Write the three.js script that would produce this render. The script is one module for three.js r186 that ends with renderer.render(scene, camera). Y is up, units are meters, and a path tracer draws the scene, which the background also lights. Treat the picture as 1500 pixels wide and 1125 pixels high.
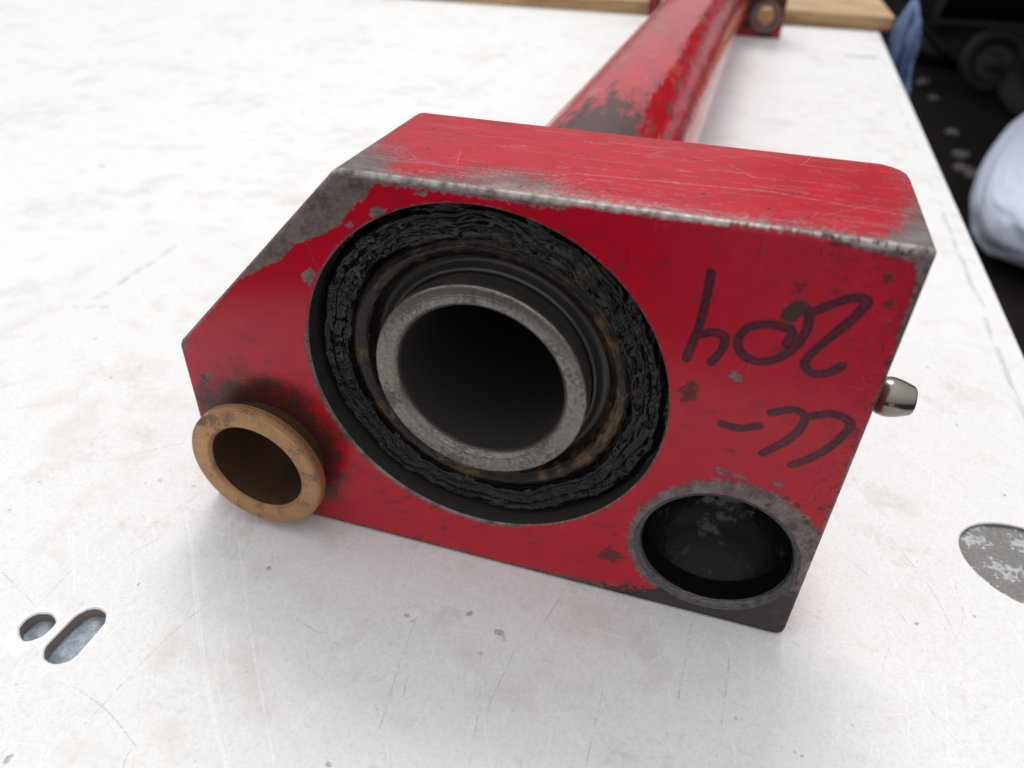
import * as THREE from 'three';
import { mergeGeometries, toCreasedNormals, mergeVertices } from 'three/addons/utils/BufferGeometryUtils.js';
import { RoundedBoxGeometry } from 'three/addons/geometries/RoundedBoxGeometry.js';

// ---------------------------------------------------------------- camera, sky, sun, exposure
const scene = new THREE.Scene();
const camera = new THREE.PerspectiveCamera(55.1, 1024 / 768, 0.01, 60);
camera.rotation.order = 'YXZ';
camera.position.set(0.13476, 0.16328, 0.13411);
camera.rotation.set(THREE.MathUtils.degToRad(-35.52), THREE.MathUtils.degToRad(16.545), THREE.MathUtils.degToRad(1.426));
camera.focus = 0.185;
camera.userData.fStop = 13;

const renderer = new THREE.WebGLRenderer({ antialias: true });
renderer.setSize(1024, 768);
renderer.toneMapping = THREE.LinearToneMapping;
renderer.toneMappingExposure = 1.16;
renderer.shadowMap.enabled = true;
renderer.shadowMap.type = THREE.PCFSoftShadowMap;

function overcastSky() {
  const w = 128, h = 64, d = new Float32Array(w * h * 4), zen = 1.16;
  for (let j = 0; j < h; j++) {
    const el = ((j + 0.5) / h - 0.5) * Math.PI;
    const s = Math.sin(Math.max(el, 0));
    const L = el > 0 ? zen * (1 + 2 * s) / 3 : zen * 0.06;
    for (let i = 0; i < w; i++) {
      const k = (j * w + i) * 4;
      d[k] = L * 0.98; d[k + 1] = L * 0.995; d[k + 2] = L * 1.035; d[k + 3] = 1;
    }
  }
  const t = new THREE.DataTexture(d, w, h, THREE.RGBAFormat, THREE.FloatType);
  t.mapping = THREE.EquirectangularReflectionMapping;
  t.magFilter = t.minFilter = THREE.LinearFilter;
  t.wrapS = THREE.RepeatWrapping;
  t.needsUpdate = true;
  return t;
}
const skyTex = overcastSky();
scene.background = skyTex;
scene.environment = skyTex;

const sun = new THREE.DirectionalLight(new THREE.Color(1, 0.98, 0.95), 1.35);
sun.position.set(-0.10, 1.25, -1.0);
sun.target.position.set(0.05, 0, -0.2);
sun.castShadow = true;
sun.shadow.radius = 40;
sun.shadow.mapSize.set(2048, 2048);
Object.assign(sun.shadow.camera, { left: -1.5, right: 1.5, top: 1.5, bottom: -1.5, near: 0.01, far: 6 });
scene.add(sun, sun.target);

// ---------------------------------------------------------------- helpers
const MM = 0.001;
function rng(seed) { let a = seed >>> 0; return () => { a = (a + 0x6d2b79f5) | 0; let t = Math.imul(a ^ (a >>> 15), 1 | a); t = (t + Math.imul(t ^ (t >>> 7), 61 | t)) ^ t; return ((t ^ (t >>> 14)) >>> 0) / 4294967296; }; }
const PERM = new Uint8Array(512), GX = new Float32Array(256), GY = new Float32Array(256);
{ const r = rng(71), p = [...Array(256).keys()]; for (let i = 255; i > 0; i--) { const j = Math.floor(r() * (i + 1)); [p[i], p[j]] = [p[j], p[i]]; } for (let i = 0; i < 512; i++) PERM[i] = p[i & 255]; for (let i = 0; i < 256; i++) { const a = r() * 6.2832; GX[i] = Math.cos(a); GY[i] = Math.sin(a); } }
function noise(x, y) {                                             // gradient noise, about -1..1
  const xi = Math.floor(x), yi = Math.floor(y), fx = x - xi, fy = y - yi, X = xi & 255, Y = yi & 255;
  const a = PERM[X + PERM[Y]], b = PERM[((X + 1) & 255) + PERM[Y]], c = PERM[X + PERM[(Y + 1) & 255]], e = PERM[((X + 1) & 255) + PERM[(Y + 1) & 255]];
  const u = fx * fx * fx * (fx * (fx * 6 - 15) + 10), v = fy * fy * fy * (fy * (fy * 6 - 15) + 10);
  const n0 = GX[a] * fx + GY[a] * fy, n1 = GX[b] * (fx - 1) + GY[b] * fy, n2 = GX[c] * fx + GY[c] * (fy - 1), n3 = GX[e] * (fx - 1) + GY[e] * (fy - 1);
  const p = n0 + u * (n1 - n0), q = n2 + u * (n3 - n2);
  return (p + v * (q - p)) * 1.5;
}
function fbm(x, y, o = 4) { let s = 0, a = 0.5, f = 1; for (let i = 0; i < o; i++) { s += a * noise(x * f + i * 17.3, y * f - i * 9.1); f *= 2.03; a *= 0.55; } return s; }
const clamp = (x, a = 0, b = 1) => Math.min(b, Math.max(a, x));
const smooth = (a, b, x) => { const t = clamp((x - a) / (b - a)); return t * t * (3 - 2 * t); };
const mix3 = (a, b, t) => [a[0] + (b[0] - a[0]) * t, a[1] + (b[1] - a[1]) * t, a[2] + (b[2] - a[2]) * t];
const enc = (c) => Math.round(255 * clamp(c <= 0.0031308 ? 12.92 * c : 1.055 * Math.pow(c, 1 / 2.4) - 0.055));
function segDist(x, y, a, b) { const dx = b[0] - a[0], dy = b[1] - a[1], t = clamp(((x - a[0]) * dx + (y - a[1]) * dy) / (dx * dx + dy * dy + 1e-9)); return Math.hypot(x - a[0] - dx * t, y - a[1] - dy * t); }
function lineDist(x, y, pts) { let d = 1e9; for (let i = 0; i + 1 < pts.length; i++) d = Math.min(d, segDist(x, y, pts[i], pts[i + 1])); return d; }
function polySD(x, y, P) {                                         // signed distance, negative inside
  let d = 1e9, inside = false;
  for (let i = 0, j = P.length - 1; i < P.length; j = i++) {
    d = Math.min(d, segDist(x, y, P[j], P[i]));
    if ((P[i][1] > y) !== (P[j][1] > y) && x < ((P[j][0] - P[i][0]) * (y - P[i][1])) / (P[j][1] - P[i][1]) + P[i][0]) inside = !inside;
  }
  return inside ? -d : d;
}
function polySDq(x, y, P) {                                        // the same with a quick reject box
  if (!P.box) { let b = [1e9, 1e9, -1e9, -1e9]; for (const q of P) { b[0] = Math.min(b[0], q[0]); b[1] = Math.min(b[1], q[1]); b[2] = Math.max(b[2], q[0]); b[3] = Math.max(b[3], q[1]); } P.box = b; }
  const b = P.box; if (x < b[0] - 4 || x > b[2] + 4 || y < b[1] - 4 || y > b[3] + 4) return 9;
  return polySD(x, y, P);
}
function spline(pts, n = 6) {                                      // smooth a hand-drawn stroke
  const c = new THREE.CatmullRomCurve3(pts.map((p) => new THREE.Vector3(p[0], p[1], 0)), false, 'centripetal');
  return c.getPoints(n * (pts.length - 1)).map((p) => [p.x, p.y]);
}
// surface textures: fn(x, y) -> [r, g, b (linear), roughness, metalness, height 0..1]
function surface(w, h, x0, y0, dx, dy, fn) {
  const c = new Uint8Array(w * h * 4), o = new Uint8Array(w * h * 4), b = new Uint8Array(w * h * 4);
  for (let j = 0; j < h; j++) for (let i = 0; i < w; i++) {
    const q = fn(x0 + ((i + 0.5) / w) * dx, y0 + ((j + 0.5) / h) * dy, i, j), k = (j * w + i) * 4;
    c[k] = enc(q[0]); c[k + 1] = enc(q[1]); c[k + 2] = enc(q[2]); c[k + 3] = 255;
    o[k] = 255; o[k + 1] = Math.round(255 * clamp(q[3])); o[k + 2] = Math.round(255 * clamp(q[4])); o[k + 3] = 255;
    b[k] = b[k + 1] = b[k + 2] = Math.round(255 * clamp(q[5])); b[k + 3] = 255;
  }
  const mk = (d, srgb) => { const t = new THREE.DataTexture(d, w, h, THREE.RGBAFormat); t.magFilter = THREE.LinearFilter; t.minFilter = THREE.LinearMipmapLinearFilter; t.generateMipmaps = true; t.wrapS = t.wrapT = THREE.RepeatWrapping; if (srgb) t.colorSpace = THREE.SRGBColorSpace; t.needsUpdate = true; return t; };
  return { map: mk(c, true), orm: mk(o), bump: mk(b) };
}
const texMat = (t, bumpScale, extra = {}) => new THREE.MeshPhysicalMaterial({ map: t.map, roughnessMap: t.orm, metalnessMap: t.orm, roughness: 1, metalness: 1, bumpMap: t.bump, bumpScale, ...extra });
const lin = (r, g, b) => new THREE.Color().setRGB(r, g, b);
function mesh(name, geometry, material, parent, base) {
  if (base) geometry.translate(-base[0], -base[1], -base[2]);
  const m = new THREE.Mesh(geometry, material); m.name = name; m.castShadow = m.receiveShadow = true; parent.add(m); return m;
}
function thing(name, label, category, position = [0, 0, 0], group) {
  const g = new THREE.Group(); g.name = name; g.position.set(...position); g.userData = { label, category }; if (group) g.userData.group = group; scene.add(g); return g;
}
const latheZ = (profile, cx, cy, seg = 128) => {                   // [r, z] in mm turned about the z axis through (cx, cy)
  const g = new THREE.LatheGeometry(profile.map(([r, z]) => new THREE.Vector2(r * MM, z * MM)), seg);
  g.rotateX(Math.PI / 2); g.translate(cx * MM, cy * MM, 0); return g;
};

// ---------------------------------------------------------------- setting: floor
const floorTex = surface(512, 512, 0, 0, 4, 4, (x, y) => { const n = fbm(x * 3, y * 3, 5), m = fbm(x * 14 + 5, y * 14, 3); const k = 0.0085 + 0.004 * n + 0.002 * m; return [k * 1.3, k, k * 0.9, 0.95, 0, 0.5 + 0.5 * m]; });
const floorMat = texMat(floorTex, 0.004, { specularIntensity: 0.1 });
floorMat.map.repeat.set(4, 4); floorMat.roughnessMap.repeat.set(4, 4); floorMat.bumpMap.repeat.set(4, 4);
const FLOOR = -0.75;
{ const f = mesh('floor', new THREE.PlaneGeometry(24, 24).rotateX(-Math.PI / 2), floorMat, scene); f.position.set(2, FLOOR, -6); f.userData = { kind: 'structure', label: 'dark oily brown shop floor', category: 'floor' }; }

// added unseen roof and wall that block the sky over the machinery
const addedShedMat = new THREE.MeshStandardMaterial({ color: lin(0.055, 0.047, 0.042), roughness: 0.9 });
{
  const r = mesh('added_shade_roof', new THREE.BoxGeometry(6, 0.08, 7), addedShedMat, scene); r.position.set(3.55, 1.0, -6.5); r.userData = { kind: 'structure', label: 'added unseen roof that shades the machinery', category: 'roof' };
  const b = mesh('added_shade_wall', new THREE.BoxGeometry(0.1, 1.72, 7), addedShedMat, scene); b.position.set(6.4, FLOOR + 0.86, -6.5); b.userData = { kind: 'structure', label: 'added unseen side wall under the shading roof', category: 'wall' };
}

// ---------------------------------------------------------------- the bench
const HOLE_A = [-14.2, 57.0], HOLE_B = [[-2.8, 52.2], [-2.8, 60.0]], HOLE_C = [236.5, -48.2];
const edgeX = (z) => 263.2 - (z + 171) * 0.0112;                    // right-hand edge of the bench top, mm
function grime(x, z) {                                             // colour of the worn white paint without the scratches
  const a = fbm(x * 0.012 + 3, z * 0.012, 4), b = fbm(x * 0.07, z * 0.07 + 8, 4), c = fbm(x * 0.45 + 2, z * 0.45, 3);
  const stain = smooth(0.0, 0.55, b * 0.75 + a * 0.6) * 0.55 + smooth(0.1, 0.42, c) * 0.2;
  const d = fbm(x * 0.028 + 50, z * 0.034 - 20, 5), dirt = smooth(0.22, 0.5, d + 0.25 * c) * 0.27;
  return mix3(mix3([0.70, 0.692, 0.68], [0.57, 0.535, 0.49], clamp(stain)), [0.43, 0.395, 0.35], dirt);
}
function lineBuffer(w, h, x0, z0, ppm) {                           // scratches are drawn into float buffers, in mm
  const dark = new Float32Array(w * h), light = new Float32Array(w * h), cut = new Float32Array(w * h);
  const stamp = (buf, pts, width, s, jitter = 0) => {
    for (let i = 0; i + 1 < pts.length; i++) {
      const a = pts[i], b = pts[i + 1], r = Math.max(width / 2, 0.5 / ppm) + 0.6 / ppm;
      const i0 = Math.max(0, Math.floor((Math.min(a[0], b[0]) - r - x0) * ppm)), i1 = Math.min(w - 1, Math.ceil((Math.max(a[0], b[0]) + r - x0) * ppm));
      const j0 = Math.max(0, Math.floor((Math.min(a[1], b[1]) - r - z0) * ppm)), j1 = Math.min(h - 1, Math.ceil((Math.max(a[1], b[1]) + r - z0) * ppm));
      for (let j = j0; j <= j1; j++) for (let k = i0; k <= i1; k++) {
        const x = x0 + (k + 0.5) / ppm, z = z0 + (j + 0.5) / ppm, d = segDist(x, z, a, b);
        if (d > r) continue;
        let v = s * clamp((r - d) * ppm * 0.9) * Math.min(1, width * ppm);
        if (jitter) v *= clamp(0.55 + jitter * (noise(x * 0.9, z * 0.9) + noise(x * 0.22 + 9, z * 0.22)));
        const q = j * w + k; if (v > buf[q]) buf[q] = v;
      }
    }
  };
  return { dark, light, cut, stamp };
}
const TS = {                                                       // scratches seen on the bench, mm on the top (x, z)
  white: [[[-4, 10.6], [2, 17.6], [19.3, 37.9], [33.8, 54.2], [46.4, 66.9], [60, 79]], [[2.6, 17.4], [20.1, 37.7], [34.5, 54], [47.4, 67.1], [60.5, 78.8]], [[-29.6, 28.1], [-13.4, 45.1]], [[15.3, 13.1], [39.8, 42.8], [63, 69.1]], [[62, 62], [66, 50], [63.7, 55]], [[103, 44.9], [101, 49]]],
  dark: [[[23, 36.7], [19.7, 49.4], [17.1, 74.9]], [[-36.9, 46.1], [-20.4, 51.8]], [[-19.6, 39.6], [-18.9, 49.1]], [[7.7, 68], [18.6, 70.1], [31.7, 75.3]], [[-8.9, 30.9], [-4.4, 21.5]], [[31.7, 75.3], [31.2, 77.4], [32.8, 81]], [[77.4, 24], [79, 38], [81.8, 56.5]], [[82.1, 40.1], [83.8, 47.4]], [[104.9, 25.3], [103.4, 43.2]], [[112.8, 0.9], [108.8, 20.2]], [[147, 1], [146.2, 26]], [[146.1, 20.9], [146.2, 26]], [[157.2, 10.7], [156.3, 37.3]], [[48.1, 34.3], [62.1, 38.1]], [[128.5, 29.5], [128.6, 48.2]], [[104, 56.1], [101.9, 44.8]], [[217.5, -88.4], [226.5, -77.8]], [[200.3, -46.8], [209.5, -29.1], [213.8, -11.7]], [[189.3, -32.9], [198, -22.3], [204.6, -6.9]], [[216.2, -33.4], [217, -20.9]], [[-96.6, -10.5], [-80.2, -22.5], [-65, -36], [-52.5, -47.3]], [[-86.2, -4.9], [-78.3, -2.5]], [[-37.8, -5.1], [-25.4, -16.2]], [[-94.2, -41.1], [-86.7, -47.5]], [[-109.5, -21.6], [-102, -29.4]], [[-122, -33.4], [-119.7, -40.8]], [[-82.5, -53.7], [-78.7, -58]], [[66, 3], [70, -3]], [[44, 5], [49, -4]]],
  smear: [[[-127.9, -78.7], [-115.6, -83.1]], [[-125.5, -88.1], [-124.7, -93.4]], [[-125.4, -102.3], [-127.3, -118.1]], [[-280, -360.3], [-274, -379.9], [-285.2, -421.9]], [[-186.8, -321.3], [-174.4, -326.1]], [[-156.5, -333.1], [-132.4, -349.4]], [[-126.3, -131.9], [-128.2, -144.6]], [[-127.4, -115.8], [-126, -125.6]], [[140.9, -616.9], [192.7, -652.2]]],
  chip: [[90.4, 18.8, 1.0], [100.5, 21.9, 1.5], [74.6, 24.4, 0.7], [76.8, 25.5, 0.5], [173.2, 30.8, 0.35], [174.6, 31.3, 0.4], [159.7, 26.8, 0.5], [185.9, 20, 0.5], [74.6, 65.7, 0.8], [31.4, 21.9, 0.8], [44.4, 51.5, 0.45], [-5.7, 71.6, 0.6], [1.1, 37.7, 0.6], [7, 86, 1.1], [-113.5, -55, 0.5], [-101.2, -60.3, 0.7], [-75.5, -39.8, 0.9], [-55.6, 14.4, 0.4], [-54.2, 26.9, 0.5], [-23.8, 4.3, 0.5], [224, -150.7, 0.9], [229.4, -113.5, 0.8], [219.3, -23.2, 0.5], [204, -15.7, 0.7], [237.6, -78.1, 0.6], [-244, -226.4, 3.5]],
  rust: [[-20.4, 1.7, 0.7], [-8.9, 0.5, 0.5], [97, 29, 0.5]],
};
function benchTexture(w, h, x0, z0, ppm, fine) {
  const L = lineBuffer(w, h, x0, z0, ppm), r = rng(fine ? 5 : 6), dx = w / ppm, dz = h / ppm;
  const hair = (n, buf, len, s, wd) => { for (let i = 0; i < n; i++) { const x = x0 + r() * dx, z = z0 + r() * dz, a = r() < 0.6 ? 1.35 + (r() - 0.5) * 1.3 : r() * 6.28, l = len * (0.2 + r() * r() * 1.6), b = (r() - 0.5) * 0.25; const c = Math.cos(a), d = Math.sin(a); L.stamp(buf, [[x, z], [x + c * l * 0.5 - d * l * b, z + d * l * 0.5 + c * l * b], [x + c * l, z + d * l]], wd, s * (0.3 + 0.7 * r()), 0.7); } };
  if (fine) { hair(4200, L.light, 16, 1.0, 0.17); hair(3200, L.dark, 8, 0.3, 0.15); hair(240, L.dark, 20, 0.45, 0.17); hair(70, L.light, 60, 1, 0.22); }
  else { hair(500, L.light, 70, 0.4, 0.5); hair(380, L.dark, 45, 0.22, 0.6); hair(120, L.dark, 14, 0.45, 0.9); }
  for (const p of TS.white) L.stamp(L.light, spline(p), 0.35, 1, 0.35);
  for (const p of TS.dark) L.stamp(L.dark, spline(p), 0.2, 0.62, 1.0);
  for (const p of TS.smear) L.stamp(L.dark, spline(p), 3.2, 0.35, 0.9);
  L.stamp(L.dark, [[229, -773], [255, -777]], 7, 0.85);
  const spot = new Float32Array(w * h), rustB = new Float32Array(w * h), halo = new Float32Array(w * h);
  const blot = (buf, cx, cz, cr, reach, f) => { const i0 = Math.max(0, Math.floor((cx - reach - x0) * ppm)), i1 = Math.min(w - 1, Math.ceil((cx + reach - x0) * ppm)), j0 = Math.max(0, Math.floor((cz - reach - z0) * ppm)), j1 = Math.min(h - 1, Math.ceil((cz + reach - z0) * ppm)); for (let j = j0; j <= j1; j++) for (let i = i0; i <= i1; i++) { const x = x0 + (i + 0.5) / ppm, z = z0 + (j + 0.5) / ppm; buf[j * w + i] = Math.max(buf[j * w + i], f(x, z, Math.hypot(x - cx, (z - cz) * 1.15), cr)); } };
  for (const [cx, cz, cr] of TS.chip) blot(spot, cx, cz, cr, cr * 2.6, (x, z, d, q) => smooth(0.3, -0.3, (d - q * (0.8 + 0.95 * noise((x + cx) / q * 0.6, z / q * 0.6) + 0.25 * noise(x * 2.4, z * 2.4))) / Math.max(q, 0.6)) * (q < 0.6 ? 0.75 : 1) * (0.75 + 0.4 * noise(x * 1.7, z * 1.7 + 3)));
  for (let i = 0; i < (fine ? 330 : 160); i++) { const q = (fine ? 0.09 : 0.5) + r() * r() * (fine ? 0.28 : 1.3), st = 0.25 + 0.55 * r() * r(); blot(spot, x0 + r() * dx, z0 + r() * dz, q, q * 2.4, (x, z, d, c) => st * smooth(0.35, -0.35, (d - c * (0.9 + 0.6 * noise(x / c * 0.6, z / c * 0.6))) / c)); }
  for (const [cx, cz, cr] of TS.rust) blot(rustB, cx, cz, cr, 3, (x, z, d, q) => smooth(0.3, -0.2, d - q * (1 + noise(x * 2, z * 2))));
  for (const [cx, cz, cr] of [[-14, 57, 6], [-2.8, 53, 6], [-2.8, 59, 6], [-15, 62, 4]]) blot(halo, cx, cz, cr, 16, (x, z, d, q) => smooth(0.8, -0.6, d - q + 3.4 * fbm(x * 0.35, z * 0.35, 4)) * (0.75 + 0.25 * noise(x * 1.5, z * 1.5)));
  return surface(w, h, x0, z0, dx, dz, (x, z, i, j) => {
    const k = j * w + i; let c = grime(x, z);
    if (fine) { const g = fbm(x * 2.2, z * 2.2, 2); const g2 = fbm(x * 0.8 + 31, z * 0.8, 3); c = mix3(c, [0.50, 0.465, 0.42], clamp(g * 0.75 + g2 * 0.55)); }
    c = mix3(c, [0.84, 0.84, 0.835], clamp(L.light[k] * 0.8));
    c = mix3(c, [0.17, 0.155, 0.14], clamp(L.dark[k] * 0.85));
    let hgt = 0.7 - 0.18 * L.light[k] - 0.3 * L.dark[k] + 0.04 * fbm(x * 0.8, z * 0.8, 3), rough = 0.47 + 0.1 * fbm(x * 0.1, z * 0.1, 3);
    c = mix3(c, [0.81, 0.81, 0.805], 0.55 * halo[k]);
    if (spot[k] > 0) { c = mix3(c, [0.17, 0.172, 0.185], spot[k] * 0.8); hgt -= 0.3 * spot[k]; rough += 0.2 * spot[k]; }
    if (rustB[k] > 0) c = mix3(c, [0.42, 0.2, 0.11], 0.55 * rustB[k]);
    const e = edgeX(z) - x;                                        // worn line along the edge
    if (e < 16) { const m = smooth(1.6, 0.4, Math.abs(e - 8.5 - 1.2 * noise(z * 0.03, 4)) ) * smooth(-0.25, 0.3, noise(x * 0.3, z * 0.06) + (z > -330 ? 0.25 : -0.25)); c = mix3(c, [0.36, 0.40, 0.45], 0.6 * m); hgt -= 0.25 * m; }
    return [c[0], c[1], c[2], rough, 0, hgt];
  });
}
const NEAR = { x0: -160, x1: 264.5, z0: -170, z1: 122 }, ppmN = 4.4;
const nearTex = benchTexture(Math.round((NEAR.x1 - NEAR.x0) * ppmN), Math.round((NEAR.z1 - NEAR.z0) * ppmN), NEAR.x0, NEAR.z0, ppmN, true);
const FAR = { x0: -1000, x1: 290, z0: -1250, z1: 300 }, ppmF = 1.05;
const farTex = benchTexture(Math.round((FAR.x1 - FAR.x0) * ppmF), Math.round((FAR.z1 - FAR.z0) * ppmF), FAR.x0, FAR.z0, ppmF, false);
const benchNear = texMat(nearTex, 0.00025), benchFar = texMat(farTex, 0.0004);
const edgeMat = new THREE.MeshStandardMaterial({ color: lin(0.55, 0.56, 0.6), roughness: 0.5 });
const bench = thing('workbench', 'scratched white painted bench top with two cut slots', 'workbench', [-0.3, FLOOR, -0.4]);
{
  const B = [-0.3, FLOOR, -0.4], SH = 3.2;                          // sheet thickness in mm
  const circle = (c, r, n = 40, st = 0) => Array.from({ length: n }, (_, i) => { const a = st - (i / n) * 6.2832; const k = 1 + 0.03 * Math.sin(3 * a + r); return [c[0] + Math.cos(a) * r * k, c[1] + Math.sin(a) * r * k]; });
  const stadium = () => { const q = []; for (let i = 0; i <= 30; i++) { const a = Math.PI - (i / 30) * Math.PI; q.push([HOLE_B[1][0] + Math.cos(a) * 4.55, HOLE_B[1][1] + Math.sin(a) * 4.4]); } for (let i = 0; i <= 30; i++) { const a = -(i / 30) * Math.PI; q.push([HOLE_B[0][0] + Math.cos(a) * 4.4, HOLE_B[0][1] + Math.sin(a) * 4.4]); } return q; };
  const holes = [circle(HOLE_A, 4.1, 72), stadium(), circle(HOLE_C, 16.2, 64)];
  const nearPoly = [[NEAR.x0, NEAR.z0], [edgeX(NEAR.z0), NEAR.z0], [edgeX(NEAR.z1), NEAR.z1], [NEAR.x0, NEAR.z1]];
  const farPoly = [[-1900, -1500], [edgeX(-1500), -1500], [edgeX(NEAR.z0), NEAR.z0], [NEAR.x0, NEAR.z0], [NEAR.x0, NEAR.z1], [-1900, NEAR.z1]];
  const pos = [[], [], [], []], uv = [[], [], [], []];
  const put = (m, x, y, z, u, v) => { pos[m].push(x * MM, y * MM, z * MM); uv[m].push(u, v); };
  const flat = (m, poly, hs, U) => {
    const tri = THREE.ShapeUtils.triangulateShape(poly.map((p) => new THREE.Vector2(p[0], p[1])), hs.map((q) => q.map((p) => new THREE.Vector2(p[0], p[1]))));
    const all = [...poly, ...hs.flat()];
    for (const t of tri) { const P = t.map((k) => all[k]); const cr = (P[1][0] - P[0][0]) * (P[2][1] - P[0][1]) - (P[1][1] - P[0][1]) * (P[2][0] - P[0][0]); if (cr > 0) P.reverse(); for (const q of P) put(m, q[0], 0, q[1], (q[0] - U.x0) / (U.x1 - U.x0), (q[1] - U.z0) / (U.z1 - U.z0)); }
  };
  const Un = { x0: NEAR.x0, z0: NEAR.z0, x1: NEAR.x0 + nearTex.map.image.width / ppmN, z1: NEAR.z0 + nearTex.map.image.height / ppmN };
  const Uf = { x0: FAR.x0, z0: FAR.z0, x1: FAR.x0 + farTex.map.image.width / ppmF, z1: FAR.z0 + farTex.map.image.height / ppmF };
  const grow = (q, d) => { const c = q.reduce((s, p) => [s[0] + p[0] / q.length, s[1] + p[1] / q.length], [0, 0]); return q.map((p) => { const l = Math.hypot(p[0] - c[0], p[1] - c[1]); return [p[0] + ((p[0] - c[0]) / l) * d, p[1] + ((p[1] - c[1]) / l) * d]; }); };
  holes.forEach((q, n) => { if (n < 2) for (const p of q) { const k = 0.4; const a = k * fbm(p[0] * 0.33 + 5, p[1] * 0.33, 3), b = k * fbm(p[0] * 0.33, p[1] * 0.33 + 11, 3); p[0] += a; p[1] += b; } });
  const outer = holes.map((q) => grow(q, 0.35));
  flat(0, nearPoly, outer, Un); flat(1, farPoly, [], Uf);
  const quad = (m, a, b, ya, yb, c, d) => { for (const [p, y] of [[a, ya], [b, ya], [d, yb], [a, ya], [d, yb], [c, yb]]) put(m, p[0], y, p[1], (p[0] - Un.x0) / (Un.x1 - Un.x0), (p[1] - Un.z0) / (Un.z1 - Un.z0)); };
  holes.forEach((q, n) => { for (let i = 0; i < q.length; i++) { const j = (i + 1) % q.length; quad(2, outer[n][i], outer[n][j], 0, -0.35, q[i], q[j]); quad(3, q[i], q[j], -0.35, -SH, q[i], q[j]); } });
  const rim = [[edgeX(NEAR.z1), NEAR.z1], [edgeX(-1500), -1500]], lip = [[-1900, NEAR.z1], [edgeX(NEAR.z1), NEAR.z1]], steps = [[0, 0], [0.8, -0.35], [1.3, -1.2], [1.3, -SH]];
  for (let i = 0; i + 1 < steps.length; i++) { const o = ([x, z], k) => [x + steps[k][0], z]; quad(2, o(rim[0], i), o(rim[1], i), steps[i][1], steps[i + 1][1], o(rim[0], i + 1), o(rim[1], i + 1)); const f = ([x, z], k) => [x + (x > 0 ? steps[k][0] : 0), z + steps[k][0]]; quad(2, f(lip[0], i), f(lip[1], i), steps[i][1], steps[i + 1][1], f(lip[0], i + 1), f(lip[1], i + 1)); }
  const g = new THREE.BufferGeometry(); let n = 0;
  g.setAttribute('position', new THREE.Float32BufferAttribute(pos.flat(), 3)); g.setAttribute('uv', new THREE.Float32BufferAttribute(uv.flat(), 2));
  pos.forEach((p, m) => { g.addGroup(n, p.length / 3, m); n += p.length / 3; });
  const cg = toCreasedNormals(g, 0.5);
  const wallMat = new THREE.MeshStandardMaterial({ color: lin(0.21, 0.175, 0.145), roughness: 0.85 });
  mesh('table_top', cg, [benchNear, benchFar, edgeMat, wallMat], bench, B);
  const subTex = surface(256, 256, 0, 0, 60, 60, (x, y) => { const a = fbm(x * 0.25, y * 0.25, 4), b = fbm(x * 1.1 + 4, y * 1.1, 3); const c = mix3([0.17, 0.20, 0.24], [0.40, 0.44, 0.48], clamp(0.45 + 1.2 * a + b * 0.5)); return [...mix3(c, [0.1, 0.085, 0.07], 0.6 * smooth(0.2, 0.5, b)), 0.7, 0.2, 0.5 + 0.4 * b]; });
  const core = new THREE.BoxGeometry(2.15, 0.036, 1.6); core.translate(-0.8185, -0.018 - SH * MM - 0.0002, -0.69);
  { const a = core.attributes.position, u = core.attributes.uv; for (let i = 0; i < a.count; i++) u.setXY(i, a.getX(i) / 0.06, a.getZ(i) / 0.06); }
  mesh('core_board', core, texMat(subTex, 0.0004), bench, B);
  const plugTex = surface(384, 384, -17, -17, 34, 34, (x, y) => {  // old filler disc: grey with rags of white paint left on it
    const a = fbm(x * 0.13 + 7, y * 0.16, 5), b = fbm(x * 0.7, y * 0.7, 3), rag = smooth(0.0, 0.16, a + 0.5 * b - 0.02);
    const c = mix3([0.20, 0.19, 0.18], [0.13, 0.125, 0.115], clamp(0.5 + b)); return [...mix3(c, [0.46, 0.48, 0.49], rag * (0.6 + 0.6 * b)), 0.65, 0, 0.4 + 0.3 * rag + 0.2 * b];
  });
  const plug = new THREE.CircleGeometry(16.6 * MM, 64); plug.rotateX(-Math.PI / 2);
  plug.translate(HOLE_C[0] * MM, -1.3 * MM, HOLE_C[1] * MM);
  mesh('filler_disc', plug, texMat(plugTex, 0.0006), bench, B).userData.label = 'grey worn disc sunk in the round hole';
  const legMat = new THREE.MeshStandardMaterial({ color: lin(0.05, 0.05, 0.055), roughness: 0.6, metalness: 0.4 });
  for (const [x, z] of [[0.2, 0.05], [0.2, -1.42], [-1.82, 0.05], [-1.82, -1.42]]) { const h = -FLOOR - 0.0396; mesh('leg', new RoundedBoxGeometry(0.06, h, 0.06, 2, 0.004).translate(x, FLOOR + h / 2, z), legMat, bench, B); }
}

// ---------------------------------------------------------------- the red arm
const ARM = [0.0863, 0, -0.0233];
const arm = thing('steel_arm', 'worn red painted steel arm with bored end block and handwritten marker', 'machine part', ARM);
const TH = 46.5, REC = [86.37, 60.91, 44.94], DISH = [148.3, 23.9, 20.0], BUSH = [23.58, 23.57], TUBE = [86.34, 60.92, 30.5];
const CORN = [[0, 0], [170, 0], [171.53, 109.56], [54.57, 109.56], [0.64, 54.94]], FIL = [1.5, 2.6, 1.4, 1.6, 1.6];
const RED = [0.45, 0.0045, 0.0185], STEEL = [0.215, 0.172, 0.163], GREASE = [0.022, 0.0175, 0.0145];

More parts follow.
